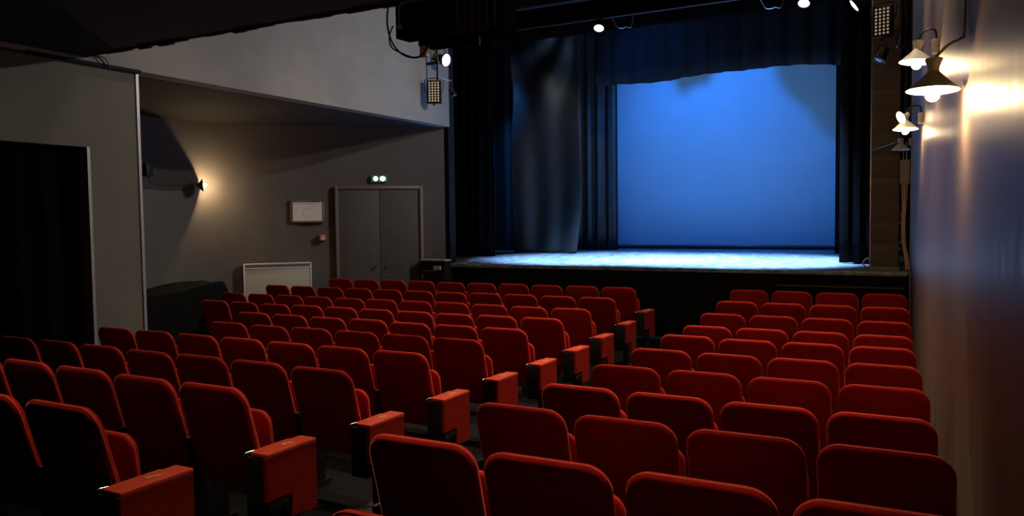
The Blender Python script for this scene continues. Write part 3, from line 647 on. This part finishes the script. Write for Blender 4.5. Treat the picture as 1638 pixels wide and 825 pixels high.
wlamp('dark cone wall lamp, lit, hanging under the turned lamp on the glossy wall', 8.8, -0.235, 2.735, (0.0, -0.08, -1), 30)
wlamp('turned wall lamp showing its bright inside, above the hanging one', 8.6, -0.27, 2.83, (-0.75, -0.50, -0.42), 4, s=0.55)
l4 = wlamp('unlit grey cone lamp on a thin rod from the boarded pillar', 11.8, -0.37, 2.75, (0.0, -0.05, -1), 0)
MB().cyl((-0.40, 0.70, 0.06), (-0.01, 0.0, 0.12), 0.008).build('rod', BLACKMETAL, l4)
# house lamps
for k, (x, y, z) in enumerate(HOUSE):
    t = thing('ceiling_lamp', ('warm round house lamp above the front of the lamp-wall seats', 'warm round house lamp above the front end of the aisle')[k], 'lamp', (x, y, z+0.1))
    MB().cyl((0, 0, 0), (0, 0, 6.3-z-0.1), 0.02).build('rod', BLACKMETAL, t)
    MB().lathe([(0.12, 0), (0.14, -0.02), (0.16, -0.16), (0.15, -0.165), (0.13, -0.06), (0.001, -0.05)], (0, 0, 0), (0, 0, 1), 24, caps=False).build('housing', BLACKMETAL, t)
    MB().lathe([(0.001, -0.10), (0.06, -0.09), (0.075, -0.07), (0.02, -0.055)], (0, 0, 0), (0, 0, 1), 18, caps=False).build('bulb', BULB, t)

dl0 = None
for k, (x, y, z, lab) in enumerate(EDGE):
    if dl0 is None:
        t = dl0 = thing('ceiling_downlight', '', 'lamp')
        MB().lathe([(0.055, 0.03), (0.085, 0.028), (0.09, 0.0), (0.08, -0.005), (0.06, 0.02), (0.001, 0.022)], (0, 0, 0), (0, 0, 1), 20, caps=False).build('housing', BLACKMETAL, t)
        MB().lathe([(0.001, -0.004), (0.03, 0.0), (0.036, 0.012), (0.012, 0.022)], (0, 0, 0), (0, 0, 1), 14, caps=False).build('bulb', BULB, t)
    else: t = copy_tree(dl0)
    t.location = (x, y, z); t['label'] = lab; t['group'] = 'ceiling downlights'

# ------------------------------------------------------------------ seats
ORD = ['first', 'second', 'third', 'fourth', 'fifth', 'sixth', 'seventh', 'eighth', 'ninth', 'tenth', 'eleventh', 'twelfth']
def make_seat():
    t = thing('theatre_seat', '', 'seat')
    a = R(15); h = 0.60
    MM = Matrix.Translation((0, h*math.sin(a), SH-h*math.cos(a))) @ Matrix.Rotation(a, 4, 'X')
    bk = MB().slab(0.506, h, 0.042, 0.095, 0.04, 0.0200, MM, nc=9, nb=6, crown=0.007).build('backrest', VELVET, t, angle=75)
    def welt(w_, h_, r_, ymid, MX, rad, zb=0.05):
        pts = [(w_/2, ymid, zb), (w_/2, ymid, h_*0.5)]+[(w_/2-r_+r_*math.cos(R(q)), ymid, h_-r_+r_*math.sin(R(q))) for q in range(0, 91, 10)]
        pts += [(-x_, y_, z_) for x_, y_, z_ in reversed(pts)]
        return MB().tube([MX @ Vector(p) for p in pts], rad, n=8, smooth=0)
    welt(0.496, h-0.005, 0.090, 0.017, MM, 0.0080).build('welt', WELTLIT, bk, angle=80)
    M2 = Matrix.Translation((0, 0.215, 0.345)) @ Matrix.Rotation(R(5), 4, 'X')
    sc = MB().slab(0.485, 0.385, 0.036, 0.075, 0.04, 0.012, M2, nc=7, nb=5, crown=0.001).build('seat_cushion', VELVET, t, angle=75)
    welt(0.477, 0.381, 0.071, 0.014, M2, 0.0075, 0.04).build('welt', WELTLIT, sc, angle=80)
    f = MB(); f.bbox(-0.283, -0.267, 0.10, 0.36, 0.03, 0.52, 0.006)
    sf = f.build('side_frame', BLACKMETAL, t)
    MB().bbox(-0.287, -0.263, 0.03, 0.42, 0.0, 0.03, 0.006).build('foot', BLACKMETAL, sf)
    MB().bbox(-0.288, -0.262, 0.08, 0.38, 0.52, 0.555, 0.012).build('armrest', BLACKMETAL, t)
    MB().cyl((-0.262, 0.22, 0.40), (0.24, 0.22, 0.40), 0.013, n=8).build('hinge_bar', STEEL, t)
    return t
def make_flap():
    t = thing('folding_aisle_seat', '', 'folding seat')
    MB().bbox(0.0, 0.125, 0.0, 0.35, 0.235, 0.545, 0.008).build('frame', BLACKMETAL, t)
    # L-shaped padded side panel, in (y, z), extruded in x
    poly = [(0.0, 0.555), (0.0, 0.325), (0.17, 0.325), (0.17, 0.20), (0.36, 0.185), (0.36, 0.555)]
    m_ = Matrix(((0, 0, 1, 0), (1, 0, 0, 0), (0, 1, 0, 0), (0, 0, 0, 1)))
    o = MB().prism(poly, 0.122, 0.150, m_).build('side_panel', REDVINYL, t, smooth=False)
    b = o.modifiers.new('round', 'BEVEL'); b.width = 0.006; b.segments = 2
    MB().bbox(0.034, 0.152, 0.004, 0.362, 0.547, 0.572, 0.008).build('top_pad', REDLIT, t)
    MB().bbox(0.004, 0.030, 0.03, 0.30, 0.545, 0.566, 0.006).build('top_strip', REDLIT, t)
    n = MB()
    for k, (y0, y1) in enumerate(((0.175, 0.185), (0.19, 0.215), (0.205, 0.225))):
        n.cyl((0.075+0.012*k, y0, 0.5735), (0.085+0.014*k, y1+0.014, 0.5735), 0.0028, n=5)
    n.box(0.078, 0.112, 0.172, 0.178, 0.572, 0.5745)
    n.build('seat_number', GOLD, t)
    hg = MB(); hg.bbox(0.06, 0.146, 0.02, 0.165, 0.245, 0.318, 0.012); hg.cyl((0.10, 0.03, 0.28), (0.155, 0.03, 0.28), 0.02); hg.cyl((0.10, 0.13, 0.285), (0.155, 0.13, 0.285), 0.016)
    hg.build('hinge', BLACKMETAL, t)
    l = MB(); l.bbox(0.04, 0.10, 0.15, 0.28, 0.02, 0.25, 0.008); lo = l.build('leg', BLACKMETAL, t)
    MB().bbox(0.01, 0.14, 0.02, 0.36, 0.0, 0.022, 0.006).build('foot_plate', STEEL, lo)
    MB().tube([(-0.012, -0.005, 0.548), (0.0, 0.01, 0.562), (0.012, 0.05, 0.564)], 0.0035, smooth=3).build('catch', CHROME, t)
    for y, z in ((0.34, 0.53), (0.34, 0.215), (0.24, 0.235), (0.03, 0.37)): MB().lathe([(0.001, 0.003), (0.006, 0.002), (0.007, 0)], (0.150, y, z), (1, 0, 0), 8, caps=False).build('screw', BLACKMETAL, t)
    return t
seat0 = make_seat(); flap0 = make_flap(); used = [False, False]
def place(proto, k, loc, label, group, rz=0.0):
    o = proto if not used[k] else copy_tree(proto); used[k] = True
    o.location = loc; o.rotation_euler = (0, 0, rz); o['label'] = label; o['group'] = group
    return o
rnd = random.Random(5)
for r, (x, y, z) in enumerate(LX):
    row = ORD[r]
    for k in range(LN[r]):
        end = 'next to the folded aisle seat' if k == 0 else ORD[k]+' from the aisle'
        lab = f'red velvet seat {end}, {row} row from stage, alcove block'
        if k == LN[r]-1 and r == 3: lab = f'red velvet seat beside the covered heap, tenth from aisle, {row} row, alcove block'
        place(seat0, 0, (x+0.255-PITCH*k, y+rnd.uniform(-.008, .008), z-SH+rnd.uniform(-.004, .004)), lab, 'red seats of the alcove block', rnd.uniform(-.012, .012))
    place(flap0, 1, (x+0.676-0.152, y-0.008, z-SH-0.002), f'folded red aisle seat with gold number ending the {row} row from the stage', 'folded aisle seats')
for r, (x, y, z) in enumerate(RX):
    row = ORD[r]
    for k in range(4):
        end = ('at the aisle', 'second from the aisle', 'third from the aisle', 'against the glossy wall')[k]
        place(seat0, 0, (x+0.255+PITCH*k, y+rnd.uniform(-.008, .008), z-SH+rnd.uniform(-.004, .004)), f'red velvet seat {end}, {row} row from stage, lamp-wall block', 'red seats of the lamp-wall block', rnd.uniform(-.012, .012))
for k in range(3):
    end = ('second from the aisle', 'third from the aisle', 'against the glossy wall')[k]
    place(seat0, 0, (-1.42+0.25+PITCH*k-0.01, 1.57, 1.130-SH), f'red velvet seat {end}, eleventh row from stage, lamp-wall block', 'red seats of the lamp-wall block')
